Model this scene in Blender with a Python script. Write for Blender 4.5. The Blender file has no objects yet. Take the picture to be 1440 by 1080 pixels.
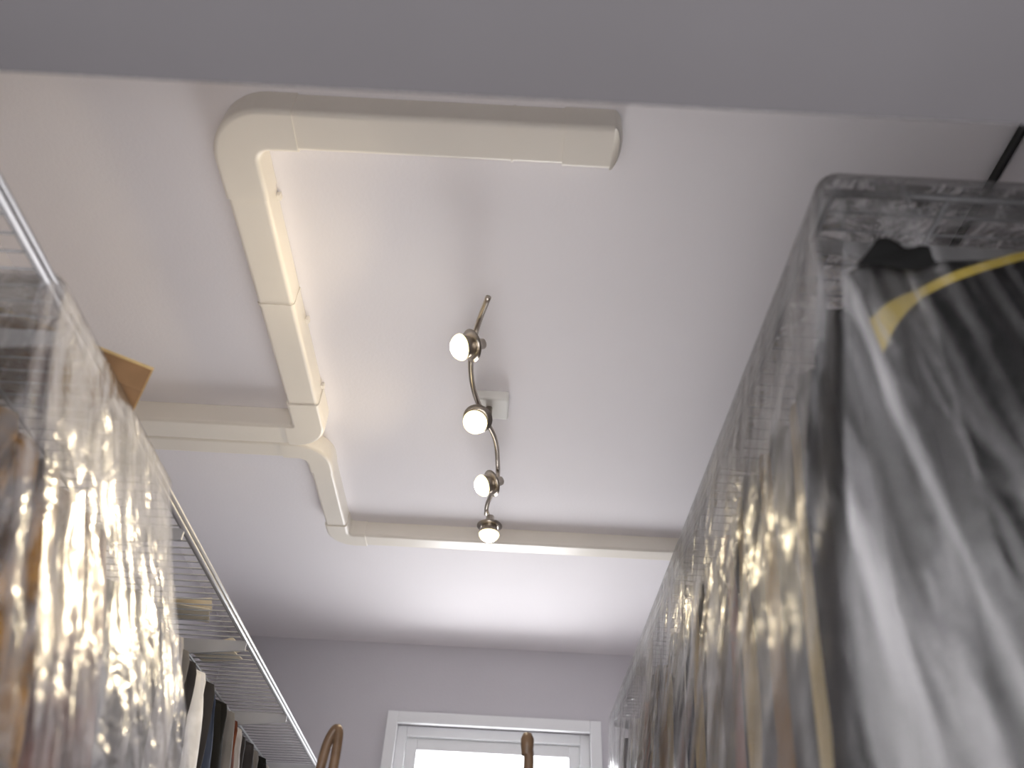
import bpy, math, random
from mathutils import Vector, Matrix, noise
random.seed(7)
scene = bpy.context.scene
scene.view_settings.view_transform = 'Standard'
scene.view_settings.look = 'None'
CEIL = 2.8
XL, XR, YB = -1.05, 0.83, 2.94

# ---------------------------------------------------------------- materials
def new_mat(name):
    m = bpy.data.materials.new(name); m.use_nodes = True
    nt = m.node_tree
    return m, nt, nt.nodes['Principled BSDF']

def mat(name, col, rough=0.6, metal=0.0, spec=0.5, var=0.06, nscale=12.0, bump=0.0, bscale=60.0, emit=None, estr=0.0):
    m, nt, p = new_mat(name)
    p.inputs['Roughness'].default_value = rough
    p.inputs['Metallic'].default_value = metal
    p.inputs['Specular IOR Level'].default_value = spec
    tc = nt.nodes.new('ShaderNodeTexCoord')
    n = nt.nodes.new('ShaderNodeTexNoise'); n.inputs['Scale'].default_value = nscale; n.inputs['Detail'].default_value = 4
    nt.links.new(tc.outputs['Object'], n.inputs['Vector'])
    r = nt.nodes.new('ShaderNodeValToRGB')
    r.color_ramp.elements[0].position = .3; r.color_ramp.elements[1].position = .7
    r.color_ramp.elements[0].color = tuple(max(0, c*(1-var)) for c in col)+(1,)
    r.color_ramp.elements[1].color = tuple(min(1, c*(1+var)) for c in col)+(1,)
    nt.links.new(n.outputs['Fac'], r.inputs['Fac']); nt.links.new(r.outputs['Color'], p.inputs['Base Color'])
    if bump > 0:
        n2 = nt.nodes.new('ShaderNodeTexNoise'); n2.inputs['Scale'].default_value = bscale
        nt.links.new(tc.outputs['Object'], n2.inputs['Vector'])
        b = nt.nodes.new('ShaderNodeBump'); b.inputs['Strength'].default_value = bump; b.inputs['Distance'].default_value = .01
        nt.links.new(n2.outputs['Fac'], b.inputs['Height']); nt.links.new(b.outputs['Normal'], p.inputs['Normal'])
    if emit:
        p.inputs['Emission Color'].default_value = emit+(1,); p.inputs['Emission Strength'].default_value = estr
    return m

M_ceil = mat('ceiling_paint', (.89,.86,.875), .9, var=.012, nscale=3, bump=.05, bscale=120, spec=.2)
M_wall = mat('wall_paint', (.62,.60,.63), .9, var=.02, nscale=3, bump=.05, bscale=120, spec=.2)
M_beam = mat('lintel_shaded_paint', (.135,.130,.138), .9, var=.03, nscale=4, spec=.15)  # shade under the lintel is put into this dark grey base colour
M_floor = mat('floor_laminate', (.35,.25,.17), .4, var=.2, nscale=6)
M_duct = mat('trunking_plastic', (.89,.84,.755), .35, var=.02, nscale=5)
M_upvc = mat('white_upvc', (.88,.89,.9), .3, var=.01)
M_chrome = mat('brushed_nickel', (.50,.45,.39), .32, metal=1.0, var=.05)
M_steel = mat('grey_steel', (.55,.55,.56), .4, metal=.5, var=.05)
M_wire = mat('wire_coating', (.30,.30,.31), .45, metal=.3, var=.05)
M_card = mat('cardboard', (.30,.17,.08), .85, var=.15, nscale=20)
M_cardedge = mat('cardboard_edge', (.68,.50,.24), .85, var=.1, nscale=60)
M_paper = mat('cream_paper', (.75,.68,.55), .8, var=.05)
M_wood = mat('dark_bentwood', (.16,.10,.06), .35, var=.3, nscale=25)
M_white = mat('white_plastic', (.85,.84,.80), .4, var=.01)
M_bulb = mat('glowing_bulb', (1,.95,.8), .3, emit=(1.0,.80,.38), estr=2.6)
M_bulbc = mat('bulb_core', (1,.95,.8), .3, emit=(1.0,.92,.70), estr=30.0)
M_yellow = mat('yellow_ribbon', (.40,.30,.05), .6, var=.1)
M_cable = mat('black_cable', (.02,.02,.02), .5)

def cloth(name, col, col2=None, scale=14.0):
    m, nt, p = new_mat(name)
    p.inputs['Roughness'].default_value = .85
    p.inputs['Specular IOR Level'].default_value = .2
    tc = nt.nodes.new('ShaderNodeTexCoord')
    n = nt.nodes.new('ShaderNodeTexNoise'); n.inputs['Scale'].default_value = scale; n.inputs['Detail'].default_value = 5
    nt.links.new(tc.outputs['Object'], n.inputs['Vector'])
    r = nt.nodes.new('ShaderNodeValToRGB'); r.color_ramp.elements[0].position=.42; r.color_ramp.elements[1].position=.58
    r.color_ramp.elements[0].color = col+(1,); r.color_ramp.elements[1].color = (col2 or tuple(min(1,c*1.25) for c in col))+(1,)
    nt.links.new(n.outputs['Fac'], r.inputs['Fac']); nt.links.new(r.outputs['Color'], p.inputs['Base Color'])
    return m
C_black = cloth('cloth_black', (.004,.004,.004))
C_char = cloth('cloth_charcoal', (.022,.020,.022))
C_grey = cloth('cloth_grey', (.12,.115,.115))
C_lgrey = cloth('cloth_light_grey', (.30,.29,.30))
C_cream = cloth('cloth_cream', (.46,.37,.22))
C_white = cloth('cloth_white', (.66,.66,.68))
C_gold = cloth('cloth_gold_pattern', (.045,.020,.004), (.30,.15,.025), 16)
C_rust = cloth('cloth_russet', (.06,.014,.007), (.13,.040,.020), 18)
C_pink = cloth('cloth_dusty_pink', (.30,.15,.12))
C_blue = cloth('cloth_navy', (.03,.04,.07))
C_tan = cloth('cloth_tan', (.20,.11,.03))

def plastic(name, alpha, fres=.5, bump=.45, loc=(0,0,0), kmax=5.0):
    m = bpy.data.materials.new(name); m.use_nodes = True
    nt = m.node_tree; nt.nodes.clear()
    out = nt.nodes.new('ShaderNodeOutputMaterial')
    tc = nt.nodes.new('ShaderNodeTexCoord')
    mp = nt.nodes.new('ShaderNodeMapping'); mp.inputs['Scale'].default_value = (1,1,.28)
    nt.links.new(tc.outputs['Object'], mp.inputs['Vector'])
    n = nt.nodes.new('ShaderNodeTexNoise'); n.inputs['Scale'].default_value = 22; n.inputs['Detail'].default_value = 3; n.inputs['Distortion'].default_value = 1.3
    nt.links.new(mp.outputs['Vector'], n.inputs['Vector'])
    b = nt.nodes.new('ShaderNodeBump'); b.inputs['Strength'].default_value = bump; b.inputs['Distance'].default_value = .014
    nt.links.new(n.outputs['Fac'], b.inputs['Height'])
    tr = nt.nodes.new('ShaderNodeBsdfTransparent'); tr.inputs['Color'].default_value = (.97,.97,.97,1)
    di = nt.nodes.new('ShaderNodeBsdfDiffuse'); di.inputs['Color'].default_value = (.78,.77,.79,1)
    tl = nt.nodes.new('ShaderNodeBsdfTranslucent'); tl.inputs['Color'].default_value = (.78,.77,.79,1)
    gl = nt.nodes.new('ShaderNodeBsdfGlossy'); gl.inputs['Roughness'].default_value = .2
    for s in (di, tl, gl): nt.links.new(b.outputs['Normal'], s.inputs['Normal'])
    m1 = nt.nodes.new('ShaderNodeMixShader'); m1.inputs[0].default_value = .45
    nt.links.new(di.outputs[0], m1.inputs[1]); nt.links.new(tl.outputs[0], m1.inputs[2])
    n3 = nt.nodes.new('ShaderNodeTexNoise'); n3.inputs['Scale'].default_value = 13; n3.inputs['Detail'].default_value = 6; n3.inputs['Distortion'].default_value=.35
    mp3 = nt.nodes.new('ShaderNodeMapping'); mp3.inputs['Scale'].default_value = (2.4,2.4,.11); mp3.inputs['Location'].default_value=loc
    nt.links.new(tc.outputs['Object'], mp3.inputs['Vector']); nt.links.new(mp3.outputs['Vector'], n3.inputs['Vector'])
    mr = nt.nodes.new('ShaderNodeMapRange'); mr.inputs['From Min'].default_value=.48; mr.inputs['From Max'].default_value=.72
    mr.inputs['To Min'].default_value = alpha*.35; mr.inputs['To Max'].default_value = min(.8,alpha*kmax)
    nt.links.new(n3.outputs['Fac'], mr.inputs['Value'])
    m2 = nt.nodes.new('ShaderNodeMixShader'); nt.links.new(mr.outputs[0], m2.inputs[0])
    nt.links.new(tr.outputs[0], m2.inputs[1]); nt.links.new(m1.outputs[0], m2.inputs[2])
    fr = nt.nodes.new('ShaderNodeFresnel'); fr.inputs['IOR'].default_value = 1.5; nt.links.new(b.outputs['Normal'], fr.inputs['Normal'])
    mu = nt.nodes.new('ShaderNodeMath'); mu.operation='MULTIPLY'; mu.inputs[1].default_value=fres; nt.links.new(fr.outputs[0], mu.inputs[0])
    m3 = nt.nodes.new('ShaderNodeMixShader'); nt.links.new(mu.outputs[0], m3.inputs[0])
    nt.links.new(m2.outputs[0], m3.inputs[1]); nt.links.new(gl.outputs[0], m3.inputs[2])
    nt.links.new(m3.outputs[0], out.inputs['Surface'])
    return m
M_poly = plastic('clear_polythene', .10, .7, .55, loc=(3.1,0,.4), kmax=4.5)
M_end = plastic('clear_polythene_end', .038, .55, .6, loc=(1.3,0,.2), kmax=6.0)
M_hem = plastic('gathered_polythene', .20, .65, .55, loc=(1.7,.6,0), kmax=3.5)
M_polyL = plastic('thin_polythene', .085, .45, .55)
M_endL = plastic('thin_polythene_end', .07, .5, .55)
M_hemL = plastic('thin_gathered_polythene', .26, .5, .55, kmax=3)

def glassmat():
    m = bpy.data.materials.new('window_glass'); m.use_nodes = True
    nt = m.node_tree; nt.nodes.clear()
    out = nt.nodes.new('ShaderNodeOutputMaterial')
    tr = nt.nodes.new('ShaderNodeBsdfTransparent'); gl = nt.nodes.new('ShaderNodeBsdfGlossy'); gl.inputs['Roughness'].default_value=.05
    mx = nt.nodes.new('ShaderNodeMixShader'); mx.inputs[0].default_value=.06
    nt.links.new(tr.outputs[0], mx.inputs[1]); nt.links.new(gl.outputs[0], mx.inputs[2]); nt.links.new(mx.outputs[0], out.inputs['Surface'])
    return m
M_glass = glassmat()

# ---------------------------------------------------------------- mesh builder
class MB:
    def __init__(s): s.v=[]; s.f=[]; s.m=[]; s.mats=[]; s.sm=[]
    def mi(s, m):
        if m not in s.mats: s.mats.append(m)
        return s.mats.index(m)
    def add(s, vs, fs, m, smooth=False):
        o=len(s.v); k=s.mi(m); s.v += [tuple(v) for v in vs]
        for f in fs: s.f.append([i+o for i in f]); s.m.append(k); s.sm.append(smooth)
    def box(s, a, b, m, M=None):
        x0,y0,z0=a; x1,y1,z1=b
        vs=[Vector(p) for p in ((x0,y0,z0),(x1,y0,z0),(x1,y1,z0),(x0,y1,z0),(x0,y0,z1),(x1,y0,z1),(x1,y1,z1),(x0,y1,z1))]
        if M: vs=[M@v for v in vs]
        s.add(vs,[(0,3,2,1),(4,5,6,7),(0,1,5,4),(1,2,6,5),(2,3,7,6),(3,0,4,7)],m)
    def grid(s, nu, nv, fn, m, smooth=True, closeu=False):
        vs=[fn(i/(nu if closeu else nu-1), j/(nv-1)) for j in range(nv) for i in range(nu)]
        fs=[]
        for j in range(nv-1):
            for i in range(nu if closeu else nu-1):
                i2=(i+1)%nu
                fs.append((j*nu+i, j*nu+i2, (j+1)*nu+i2, (j+1)*nu+i))
        s.add(vs,fs,m,smooth)
    def tube(s, pts, r, m, n=10, caps=True):
        pts=[Vector(p) for p in pts]
        rs = r if isinstance(r,(list,tuple)) else [r]*len(pts)
        rings=[]; prev=None
        for i,p in enumerate(pts):
            t=(pts[min(i+1,len(pts)-1)]-pts[max(i-1,0)]).normalized()
            if prev is None:
                a=Vector((0,0,1)) if abs(t.z)<.9 else Vector((1,0,0))
                nx=(a-t*a.dot(t)).normalized()
            else: nx=(prev-t*prev.dot(t)).normalized()
            prev=nx; ny=t.cross(nx)
            rings.append([p+(nx*math.cos(2*math.pi*k/n)+ny*math.sin(2*math.pi*k/n))*rs[i] for k in range(n)])
        vs=[v for R in rings for v in R]; fs=[]
        for j in range(len(pts)-1):
            for k in range(n):
                k2=(k+1)%n; fs.append((j*n+k,j*n+k2,(j+1)*n+k2,(j+1)*n+k))
        if caps: fs.append(tuple(range(n-1,-1,-1))); fs.append(tuple((len(pts)-1)*n+k for k in range(n)))
        s.add(vs,fs,m,True)
    def lathe(s, prof, M, m, n=24):
        vs=[]; fs=[]
        for (r,z) in prof:
            for k in range(n):
                a=2*math.pi*k/n; vs.append(M@Vector((r*math.cos(a),r*math.sin(a),z)))
        for j in range(len(prof)-1):
            for k in range(n):
                k2=(k+1)%n; fs.append((j*n+k,j*n+k2,(j+1)*n+k2,(j+1)*n+k))
        s.add(vs,fs,m,True)
    def obj(s, name, bevel=0, solid=0, parent=None):
        me=bpy.data.meshes.new(name); me.from_pydata(s.v,[],s.f)
        for m in s.mats: me.materials.append(m)
        for p,k,sm in zip(me.polygons,s.m,s.sm): p.material_index=k; p.use_smooth=sm
        me.validate(); me.update()
        o=bpy.data.objects.new(name,me); scene.collection.objects.link(o)
        if bevel:
            b=o.modifiers.new('bevel','BEVEL'); b.width=bevel; b.segments=3; b.limit_method='ANGLE'
        if solid:
            b=o.modifiers.new('solid','SOLIDIFY'); b.thickness=solid
        if parent: o.parent=parent
        return o

def catmull(pts, n=8):
    pts=[Vector(p) for p in pts]; out=[]
    P=[pts[0]*2-pts[1]]+pts+[pts[-1]*2-pts[-2]]
    for i in range(1,len(P)-2):
        for k in range(n):
            t=k/n
            out.append(.5*((2*P[i])+(-P[i-1]+P[i+1])*t+(2*P[i-1]-5*P[i]+4*P[i+1]-P[i+2])*t*t+(-P[i-1]+3*P[i]-3*P[i+1]+P[i+2])*t**3))
    out.append(pts[-1]); return out

# ---------------------------------------------------------------- room
b=MB(); b.box((XL-.1,-.0,-.1),(XR+.1,YB+.15,0),M_floor); b.obj('floor')
b=MB(); b.box((XL-.1,.05,CEIL),(XR+.1,YB+.15,CEIL+.1),M_ceil); b.obj('ceiling')
b=MB(); b.box((XL-.1,.05,0),(XL,YB+.15,CEIL),M_wall); b.obj('wall_left')
b=MB(); b.box((XR,.05,0),(XR+.1,YB+.15,CEIL),M_wall); b.obj('wall_right')
WX,WT,WB=.355,2.505,1.35
b=MB()
b.box((XL,YB,0),(-WX,YB+.15,CEIL),M_wall); b.box((WX,YB,0),(XR,YB+.15,CEIL),M_wall)
b.box((-WX,YB,WT),(WX,YB+.15,CEIL),M_wall); b.box((-WX,YB,0),(WX,YB+.15,WB),M_wall); b.obj('wall_back')
b=MB()
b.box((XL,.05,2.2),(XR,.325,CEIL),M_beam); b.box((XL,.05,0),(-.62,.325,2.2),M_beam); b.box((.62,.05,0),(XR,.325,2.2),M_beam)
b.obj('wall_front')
b=MB()
def frame(b,x0,x1,z0,z1,y0,y1,w,m):
    b.box((x0,y0,z0),(x0+w,y1,z1),m); b.box((x1-w,y0,z0),(x1,y1,z1),m)
    b.box((x0+w,y0,z1-w),(x1-w,y1,z1),m); b.box((x0+w,y0,z0),(x1-w,y1,z0+w),m)
frame(b,-.39,.39,WB-.035,2.54,YB-.022,YB-.001,.04,M_upvc)
frame(b,-.352,.352,WB,2.502,YB+.02,YB+.09,.035,M_upvc)
frame(b,-.315,.315,WB+.037,2.465,YB+.035,YB+.08,.04,M_upvc)
b.box((-.276,YB+.055,WB+.07),(.276,YB+.06,2.43),M_glass)
b.box((-.40,YB-.06,WB-.06),(.40,YB-.001,WB-.036),M_upvc)
b.obj('window_1',bevel=.003)

# ---------------------------------------------------------------- trunking
def sweep(b, path, w, t, m, fill=.06, zt=CEIL-.0005, caps=True):
    pts=[Vector((p[0],p[1],0)) for p in path]; P=[pts[0]]
    for i in range(1,len(pts)-1):
        d0=(pts[i]-pts[i-1]).normalized(); d1=(pts[i+1]-pts[i]).normalized()
        A=pts[i]-d0*fill
        for k in range(11):
            a=math.pi/2*k/10
            P.append(A + d0*fill*math.sin(a) + d1*fill*(1-math.cos(a)))
    P.append(pts[-1])
    r=.009; prof=[(-w/2,0),(-w/2,-t+r)]
    for k in range(1,6): a=math.pi/2*k/6; prof.append((-w/2+r-r*math.cos(a),-t+r-r*math.sin(a)))
    prof+=[(-w/2+r,-t),(w/2-r,-t)]
    for k in range(1,6): a=math.pi/2*k/6; prof.append((w/2-r+r*math.sin(a),-t+r-r*math.cos(a)))
    prof+=[(w/2,-t+r),(w/2,0)]
    n=len(prof); vs=[]
    for i,p in enumerate(P):
        d=(P[min(i+1,len(P)-1)]-P[max(i-1,0)]).normalized(); s=Vector((-d.y,d.x,0))
        for (a,z) in prof: vs.append((p.x+s.x*a,p.y+s.y*a,zt+z))
    fs=[]
    for j in range(len(P)-1):
        for k in range(n-1): fs.append((j*n+k,j*n+k+1,(j+1)*n+k+1,(j+1)*n+k))
    if caps: fs.append(tuple(range(n))); fs.append(tuple((len(P)-1)*n+k for k in range(n-1,-1,-1)))
    b.add(vs,fs,m,False)
def collar(b,p,axis,L,w,t):
    if axis=='x': sweep(b,[(p[0]-L/2,p[1]),(p[0]+L/2,p[1])],w+.003,t+.0018,M_duct)
    else: sweep(b,[(p[0],p[1]-L/2),(p[0],p[1]+L/2)],w+.003,t+.0018,M_duct)
b=MB()
XD=-.493; YN=.700; W1=.074; T1=.056; Y3=2.065
sweep(b,[(.135,YN),(XD,YN),(XD,1.545),(XL+.001,1.545)],W1,T1,M_duct,fill=.058)
sweep(b,[(XL+.001,1.622),(XD,1.622),(XD,Y3),(XR-.001,Y3)],.060,.048,M_duct,fill=.05)
sweep(b,[(XD+.11,YN),(XD,YN),(XD,YN+.14)],W1+.005,T1+.003,M_duct,fill=.062)
sweep(b,[(XD,1.42),(XD,1.545),(XD-.06,1.545)],W1+.005,T1+.003,M_duct,fill=.045)
sweep(b,[(XD-.09,1.622),(XD,1.622),(XD,1.622+.09)],.066,.051,M_duct,fill=.052)
sweep(b,[(XD,Y3-.08),(XD,Y3),(XD+.08,Y3)],.066,.051,M_duct,fill=.045)
collar(b,(-.02,YN),'x',.004,W1,T1)
collar(b,(XD,1.10),'y',.006,W1,T1)
sweep(b,[(.065,YN),(.146,YN)],W1+.005,T1+.003,M_duct)
N=14; vs=[]
hw=(W1+.005)/2
for z,k in ((0,1.0),(-.035,1.0),(-.052,.85),(-.059,.6)):
    for i in range(N+1):
        a=-math.pi/2+math.pi*i/N
        vs.append((.146+.018*k*math.cos(a),YN+hw*math.sin(a),CEIL-.0005+z))
fs=[]
for j in range(3):
    for i in range(N): fs.append((j*(N+1)+i,(j+1)*(N+1)+i,(j+1)*(N+1)+i+1,j*(N+1)+i+1))
fs.append(tuple(3*(N+1)+i for i in range(N+1)))
b.add(vs,fs,M_duct,True)
for y in (.86,1.18,1.40): b.box((XD+W1/2,y,CEIL-.012),(XD+W1/2+.007,y+.012,CEIL-.0005),M_duct)
b.obj('cable_trunking')

# ---------------------------------------------------------------- spotlight bar
fix=bpy.data.objects.new('spotlight_bar',None); scene.collection.objects.link(fix)
b=MB()
bar=[(-.055,1.02,2.715),(-.076,1.10,2.715),(-.090,1.19,2.715),(-.086,1.29,2.715),(-.062,1.39,2.715),(-.035,1.47,2.715),(-.026,1.56,2.715),(-.026,1.66,2.715),(-.048,1.76,2.715),(-.052,1.82,2.715)]
b.tube(catmull(bar,8),.006,M_chrome,12)
b.obj('wavy_bar',parent=fix)
b=MB(); b.box((-.085,1.395,2.772),(-.005,1.475,2.7995),M_white); b.obj('ceiling_plate',bevel=.006,parent=fix)
b=MB(); b.tube([(-.052,1.43,2.772),(-.052,1.43,2.712)],.008,M_chrome); b.obj('stem',parent=fix)
heads=[((-.106,1.11,2.662),(-.075,1.13,2.70),(-.70,-.30,-.50)),
       ((-.077,1.336,2.652),(-.080,1.36,2.71),(-.15,-.5,-.75)),
       ((-.058,1.585,2.652),(-.026,1.60,2.71),(-.75,-.30,-.5)),
       ((-.040,1.80,2.642),(-.050,1.79,2.71),(.0,-.05,-1))]
for i,(c,at,d) in enumerate(heads):
    d=Vector(d).normalized(); c=Vector(c)
    q=Vector((0,0,1)).rotation_difference(d).to_matrix().to_4x4()
    Mx=Matrix.Translation(c)@q
    b=MB()
    b.lathe([(.0,-.058),(.011,-.056),(.013,-.038),(.020,-.022),(.0260,-.004),(.0270,.000),(.0255,.001)],Mx,M_chrome)
    b.tube([at, (Vector(at)+c-d*.05)/2, c-d*.050],.004,M_chrome)
    b.lathe([(.0,-.03),(.022,-.03),(.034,-.026),(.022,-.022),(.0,-.022)],Mx,M_chrome)
    b.obj('lamp_head_%d'%(i+1),parent=fix)
    b=MB(); b.lathe([(.0,.018),(.010,.017),(.018,.0135)],Mx,M_bulbc); b.lathe([(.018,.0135),(.0235,.009),(.0265,.004),(.0275,.0)],Mx,M_bulb); b.obj('bulb_%d'%(i+1),parent=fix)
    L=bpy.data.lights.new('lamp_light_%d'%(i+1),'SPOT'); L.energy=6.0; L.color=(1,.82,.54); L.spot_size=math.radians(156); L.spot_blend=1.0; L.shadow_soft_size=.022
    lo=bpy.data.objects.new('lamp_light_%d'%(i+1),L); scene.collection.objects.link(lo)
    lo.location=c+d*.028; lo.rotation_euler=(-d).to_track_quat('Z','Y').to_euler(); lo.parent=fix

# ---------------------------------------------------------------- racks
def wire_shelf(b,x0,x1,y0,y1,z,xfront):
    r=.0017
    y=y0
    while y<y1+1e-6:
        b.tube([(x0,y,z),(x1,y,z)],r,M_wire,6); y+=.0254
    for x in (x0+.01,(x0+x1)/2-.1,(x0+x1)/2+.1,x1-.01): b.tube([(x,y0,z-.004),(x,y1,z-.004)],.003,M_wire,6)
    b.tube([(xfront,y0,z),(xfront,y1,z)],.0035,M_steel,8)
    b.tube([(xfront,y0,z-.011),(xfront,y1,z-.011)],.0035,M_steel,8)
    b.tube([(x0,y0,z),(x1,y0,z)],.0045,M_wire,8)

def rack(name,x0,x1,y0,y1,z,xfront,xwall,rail_x,rail_z,by):
    b=MB()
    wire_shelf(b,x0,x1,y0,y1,z,xfront)
    for y in by:
        s=1 if xfront>xwall else -1
        xw=xwall+s*.003
        vs=[(xw,y-.002,z-.01),(xfront,y-.002,z-.01),(xfront,y-.002,z-.03),(rail_x,y-.002,z-.055),(xw,y-.002,z-.16)]
        vs+=[(a,c+.004,d) for a,c,d in vs]
        b.add(vs,[(0,1,2,3,4),(9,8,7,6,5),(0,5,6,1),(1,6,7,2),(2,7,8,3),(3,8,9,4),(4,9,5,0)],M_steel)
        b.box((min(xw,xw+s*.02),y-.012,.3),(max(xw,xw+s*.02),y+.012,z+.02),M_steel)
    b.tube([(rail_x,y0,rail_z),(rail_x,y1,rail_z)],.010,M_steel,12)
    return b.obj(name)
ZL,ZR=2.25,2.35
rack('wire_shelf_rack',XL+.01,-.53,.36,2.56,ZL,-.53,XL,-.77,2.20,(.68,1.14,1.60,2.06,2.52))
rack('wire_shelf_rack',.34,XR-.01,.50,2.30,ZR,.34,XR,.590,2.30,(.56,1.00,1.44,1.88,2.28))

def garment(b,cx,cy,ztop,hw,length,m,seed,aisle,flare,depth=.028,sleeves=True,sd=.05):
    rnd=random.Random(seed); ph=rnd.random()*6; k1=rnd.choice([5,7,9])
    def wid(sg,s,h):
        w=hw*(1-.05*math.sin(max(0,s-.08)*3))
        if sg==aisle: w+=flare*min(1,h/.6)
        return w
    def fn(u,v):
        a=2*math.pi*u
        s=v; sg=1 if math.cos(a)>0 else -1
        h=max(0,s-.08)*length
        if s<.08: w=.045+(hw-.045)*(s/.08)**.6; drop=sd*((w-.045)/(hw-.045))**1.2
        else: w=wid(sg,s,h); drop=sd
        z=ztop-drop-h
        d=depth*(.5+.8*min(1,s*4)) + .008*math.sin(k1*a+ph)*min(1,s*2.5)
        n=noise.noise(Vector((math.cos(a)*2+seed,math.sin(a)*2,s*4)))
        return (cx+w*math.cos(a)+.012*n, cy+d*math.sin(a)+.01*n, z)
    b.grid(44,40,fn,m,True,closeu=True)
    if sleeves:
        for sg in (-1,1):
            fl=flare if sg==aisle else 0
            p=[(cx+sg*(hw-.040),cy,ztop-sd-.01),(cx+sg*(hw-.030+fl*.15),cy+.005,ztop-.15),(cx+sg*(hw-.03+fl*.55),cy-.008,ztop-.38),(cx+sg*(hw-.035+fl*.85),cy-.01,ztop-.58)]
            b.tube(catmull(p,5),[.032-.0005*i for i in range(16)],m,12)
def hanger(b,cx,cy,rz,mm):
    pts=[(cx-.016,cy,rz+.004)]+[(cx+.016*math.cos(a),cy,rz+.004+.016*math.sin(a)) for a in [math.pi*(1-k/8) for k in range(9)]]+[(cx+.012,cy,rz-.010),(cx,cy,rz-.018),(cx,cy,rz-.035)]
    b.tube(pts,.0022,M_steel,6)
    b.tube(catmull([(cx-.18,cy,rz-.075),(cx-.1,cy,rz-.052),(cx,cy,rz-.036),(cx+.1,cy,rz-.052),(cx+.18,cy,rz-.075)],6),.006,mm,8)

def clothes(name,rail_x,rail_z,items,hw,aisle,flare,fade=0,y0=0,y1=1,sd=.05):
    b=MB()
    for i,(y,m,ln) in enumerate(items):
        hanger(b,rail_x,y,rail_z,M_cable if i<3 else random.choice([M_wood,M_cable]))
        f=flare*(1-fade*(y-y0)/(y1-y0))
        garment(b,rail_x+random.uniform(-.006,.006),y,rail_z-.02,hw*random.uniform(.96,1.02),ln,m,i*3+len(name),aisle,f,sleeves=(i%3!=1),sd=sd)
    return b.obj(name)
itL=[(.645,C_gold,.9),(.70,C_gold,.95),(.755,C_gold,.9),(.81,C_gold,.8),(.865,C_rust,1.0),(.915,C_rust,.95),(.965,C_rust,.9)]
clothes('hanging_clothes',-.77,2.20,itL,.215,1,.19)
itL2=[];y=1.16
colsL=[C_char,C_grey,C_black,C_lgrey,C_grey,C_char,C_white,C_char,C_blue,C_black,C_grey,C_rust,C_lgrey,C_char]
for i in range(24):
    itL2.append((y,colsL[i%len(colsL)],random.uniform(.6,.9))); y+=.056
clothes('hanging_clothes',-.77,2.20,itL2,.215,1,.10)
itR=[(.535,C_black,1.1),(.59,C_black,1.1),(.645,C_black,1.1)]
y=.70; colsR=[C_char,C_cream,C_grey,C_tan,C_grey,C_cream,C_char,C_pink,C_lgrey,C_white,C_grey,C_cream,C_blue,C_white]
for i in range(28): itR.append((y,colsR[i%len(colsR)],random.uniform(.8,1.1))); y+=.056
clothes('hanging_clothes',.590,2.30,itR,.240,-1,.10,.8,.486,2.32,sd=.028)

# ---------------------------------------------------------------- polythene covers
def cover_fn(xwall, xf, y0, y1, ztop, bulge, endb, seed, farfade):
    s=1 if xf>xwall else -1
    R=.012
    Lend=abs(xf-xwall)-R; Larc=R*math.pi/2; Lside=(y1-y0)-R; T=Lend+Larc+Lside
    def at(d,h,extra=0):
        if d<Lend: px=xwall+s*d; py=y0; nx,ny=0,-1; k=0
        elif d<Lend+Larc:
            a=(d-Lend)/R; px=xwall+s*(Lend+R*math.sin(a)); py=y0+R-R*math.cos(a); nx,ny=s*math.sin(a),-math.cos(a); k=a/(math.pi/2)
        else: px=xf; py=y0+R+(d-Lend-Larc); nx,ny=s,0; k=1
        if h<0:
            off=h+.008
            return (px+nx*off, py+ny*off, ztop+.008)
        z=ztop+.008-h
        sm=min(1,h/.62); sm=sm*sm*(3-2*sm)*.25+sm*.75
        f=1-farfade*max(0,min(1,(py-y0)/(y1-y0)))
        cd=min(1,abs(d-Lend-Larc/2)/.10)
        bl=(endb*(1-k)+bulge*k*f)*sm + .008
        tx=0
        if k==0: tx=bulge*sm*max(0,min(1,(d-(Lend-.35))/.35))
        g=min(1,h*1.8)*(.25+.75*cd)
        n1=noise.noise(Vector((d*8+.5*h,h*.7,seed)))
        n2=noise.noise(Vector((d*22+1.2*h,h*1.1,seed+5)))
        n3=noise.noise(Vector((d*26+h*4,h*6-d*3,seed+9)))
        n4=noise.noise(Vector((d*60,h*12,seed+3)))
        n5=abs(noise.noise(Vector((d*16+h*3,h*4,seed+13))))
        r=1-abs(n2)*2
        off=bl+g*(.018*n1+.012*r)+min(1,h*8)*(.0040*n3+.0014*n4+.006*(.5-n5*2)*g)
        off=max(off,.005)+extra
        if 0<k<1: 
            return (px+s*(bulge*sm*1.0) + nx*(off-bl), py+ny*(endb*sm+.008+off-bl), z)
        return (px+nx*off+s*tx, py+ny*off - (endb*sm*max(0,1-(py-y0)/.15) if k==1 else 0), z)
    return at,T,Lend
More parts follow.
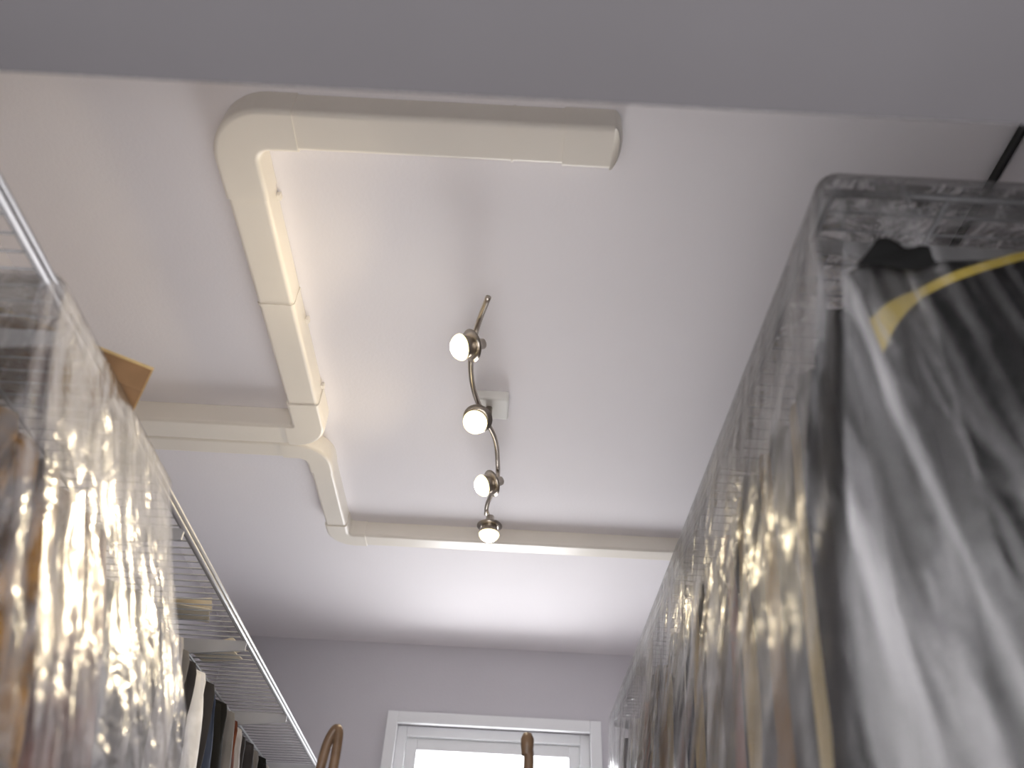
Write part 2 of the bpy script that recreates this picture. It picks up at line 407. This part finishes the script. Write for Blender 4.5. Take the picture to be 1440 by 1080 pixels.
def cover(name, at, T, Lend, H, lid, m1, m2, mend, nu=330, nv=150, strip=None, hemh=.25):
    b=MB()
    a=(Lend-.0001)/T; ne=int(nu*a)+20
    b.grid(ne,nv,lambda u,v: at(u*a*T, v*(H+.05)-.05),mend,True)
    b.grid(nu-ne+40,nv,lambda u,v: at((a+(1-a)*u)*T, v*(H+.05)-.05),m1,True)
    x0,x1,y0,y1,z=lid
    b.grid(40,90,lambda u,v:(x0+(x1-x0)*u,y0+(y1-y0)*v,z+.0095+.002*noise.noise(Vector((u*9,v*30,3.3)))),m2,True)
    d0=Lend+.02
    b.grid(nu//2,40,lambda u,v: at(d0+(T-d0)*u, .004+v*(hemh+.10*noise.noise(Vector((u*9,0,2.2)))), -.0035),m2,True)
    if strip:
        e0,e1=strip
        b.grid(40,nv,lambda u,v: at(e0+(e1-e0)*(u+.06*math.sin(v*9)), v*(H)+.004, -.004-.003*math.sin(u*14)),m2,True)
    return b.obj(name)
aL,TL,LEL=cover_fn(XL+.02,-.53,.60,1.02,ZL,.22,.02,1.3,0)
cover('polythene_dust_sheet',aL,TL,LEL,1.3,(XL+.02,-.535,.605,1.02,ZL),M_polyL,M_hemL,M_endL,nu=240,hemh=.20)
aR,TR,LER=cover_fn(XR-.02,.34,.486,2.32,ZR,.15,.03,7.7,.8)
cover('polythene_dust_sheet',aR,TR,LER,1.4,(.345,XR-.02,.49,2.31,ZR),M_poly,M_hem,M_end,nu=480,strip=(LER-.075,LER-.004),hemh=.26)

# ---------------------------------------------------------------- cardboard box, cards on the shelf
b=MB()
Mx=Matrix.Translation((-.672,.79,ZL+.014))@Matrix.Rotation(math.radians(32),4,'Z')
b.box((-.16,-.07,0),(.155,.07,.004),M_card,Mx)
b.box((-.16,-.07,.004),(-.156,.07,.038),M_card,Mx); b.box((.151,-.07,.004),(.155,.07,.038),M_card,Mx)
b.box((-.156,-.07,.004),(.151,-.066,.038),M_card,Mx); b.box((-.156,.066,.004),(.151,.07,.038),M_card,Mx)
b.box((-.162,-.072,.038),(.157,.072,.042),M_cardedge,Mx)
b.obj('cardboard_box')
for (x,y,a) in ((-.64,1.50,15),(-.63,1.72,-12)):
    b=MB(); Mx=Matrix.Translation((x,y,ZL+.003))@Matrix.Rotation(math.radians(a),4,'Z')
    b.box((-.05,-.035,0),(.05,.035,.0015),M_paper,Mx)
    b.box((-.05,-.035,0),(.05,.035,.0015),M_paper,Mx@Matrix.Translation((0,0,.013))@Matrix.Rotation(math.radians(-12),4,'Y'))
    b.obj('folded_card')

# ---------------------------------------------------------------- bentwood coat stand
b=MB()
cx,cy=-.105,1.32
b.tube([(cx,cy,.0),(cx,cy,1.72)],.019,M_wood,14)
b.lathe([(0,1.78),(.02,1.775),(.028,1.75),(.022,1.725),(.017,1.71)],Matrix.Translation((cx,cy,0)),M_wood)
for ang in (178,-2,88,268):
    a=math.radians(ang); ux,uy=math.cos(a),math.sin(a)
    if ang==178: pr=[(.02,1.45),(.03,1.58),(.07,1.68),(.13,1.76),(.165,1.86),(.164,1.955),(.155,1.990),(.147,1.985),(.146,1.93),(.152,1.87)]
    elif ang==-2: pr=[(.02,1.45),(.03,1.58),(.07,1.68),(.12,1.76),(.155,1.86),(.162,1.93),(.163,1.965),(.160,1.98)]
    else: pr=[(.02,1.45),(.03,1.55),(.06,1.62),(.10,1.67),(.125,1.73),(.127,1.78),(.118,1.80),(.10,1.79),(.095,1.75)]
    b.tube(catmull([(cx+ux*r,cy+uy*r,z) for r,z in pr],6),.0080,M_wood,10)
    if ang==-2: b.lathe([(0,2.0),(.007,1.998),(.0105,1.99),(.0105,1.98),(.0085,1.965)],Matrix.Translation((cx+ux*.160,cy+uy*.160,0)),M_wood)
for ang in (45,135,225,315):
    a=math.radians(ang); ux,uy=math.cos(a),math.sin(a)
    b.tube(catmull([(cx+ux*r,cy+uy*r,z) for r,z in ((.02,.55),(.05,.38),(.12,.22),(.2,.1),(.25,.012))],6),.012,M_wood,10)
b.obj('bentwood_coat_stand')

def on_end(x,z,extra): return aR((XR-.02)-x, ZR+.008-z, extra)
b=MB()
def fn(u,v):
    top=2.222-.014*u+.002*math.sin(u*9); bot=2.176+.004*math.sin(u*7+1)+.004*u
    x=(.380-.020*v)*(1-u)+(.424+.006*v)*u
    return on_end(x, top*(1-v)+bot*v, .006+.002*math.sin(u*8+v*5))
b.grid(20,12,fn,C_black); b.obj('black_fabric_scrap',solid=.002)
b=MB()
c=catmull([(.338,.503,2.125),(.365,.503,2.160),(.40,.503,2.190),(.45,.503,2.222),(.52,.503,2.255),(.60,.503,2.285)],8)
vs=[];fs=[]
for i,p in enumerate(c):
    wd=.020-.016*min(1,i/16)
    vs+=[(p.x,p.y,p.z+wd),(p.x+.004,p.y+.003,p.z-wd)]
for i in range(len(c)-1): fs.append((2*i,2*i+2,2*i+3,2*i+1))
b.add(vs,fs,M_yellow,True); b.obj('yellow_ribbon')
b=MB(); b.tube([(.822,.33,2.79),(.822,1.2,2.79),(.822,2.0,2.79)],.007,M_cable,8); b.obj('black_cable')

# ---------------------------------------------------------------- world + lights
w=bpy.data.worlds.new('daylight'); scene.world=w; w.use_nodes=True
nt=w.node_tree; bg=nt.nodes['Background']; bg.inputs['Color'].default_value=(1.0,.975,.99,1); bg.inputs['Strength'].default_value=3.3
L=bpy.data.lights.new('window_daylight','AREA'); L.shape='RECTANGLE'; L.size=.7; L.size_y=1.1; L.energy=28; L.color=(.95,.97,1)
lo=bpy.data.objects.new('window_daylight',L); scene.collection.objects.link(lo); lo.location=(0,YB+.35,1.95); lo.rotation_euler=(math.radians(-90),0,0)

# ---------------------------------------------------------------- camera
cam=bpy.data.cameras.new('camera'); co=bpy.data.objects.new('camera',cam); scene.collection.objects.link(co)
cam.sensor_fit='HORIZONTAL'; cam.sensor_width=36; cam.lens=1082/1440*36; cam.clip_start=.01
P=math.radians(41.2); r=math.radians(3)
F=Vector((0,math.cos(P),math.sin(P))); U0=Vector((0,-math.sin(P),math.cos(P))); X=Vector((1,0,0))
Rc=X*math.cos(r)+U0*math.sin(r); Uc=-X*math.sin(r)+U0*math.cos(r)
M=Matrix((Rc,Uc,-F)).transposed().to_4x4(); M.translation=(0,0,1.6)
co.matrix_world=M
cam.dof.use_dof=True; cam.dof.focus_distance=1.7; cam.dof.aperture_fstop=2.8
scene.camera=co
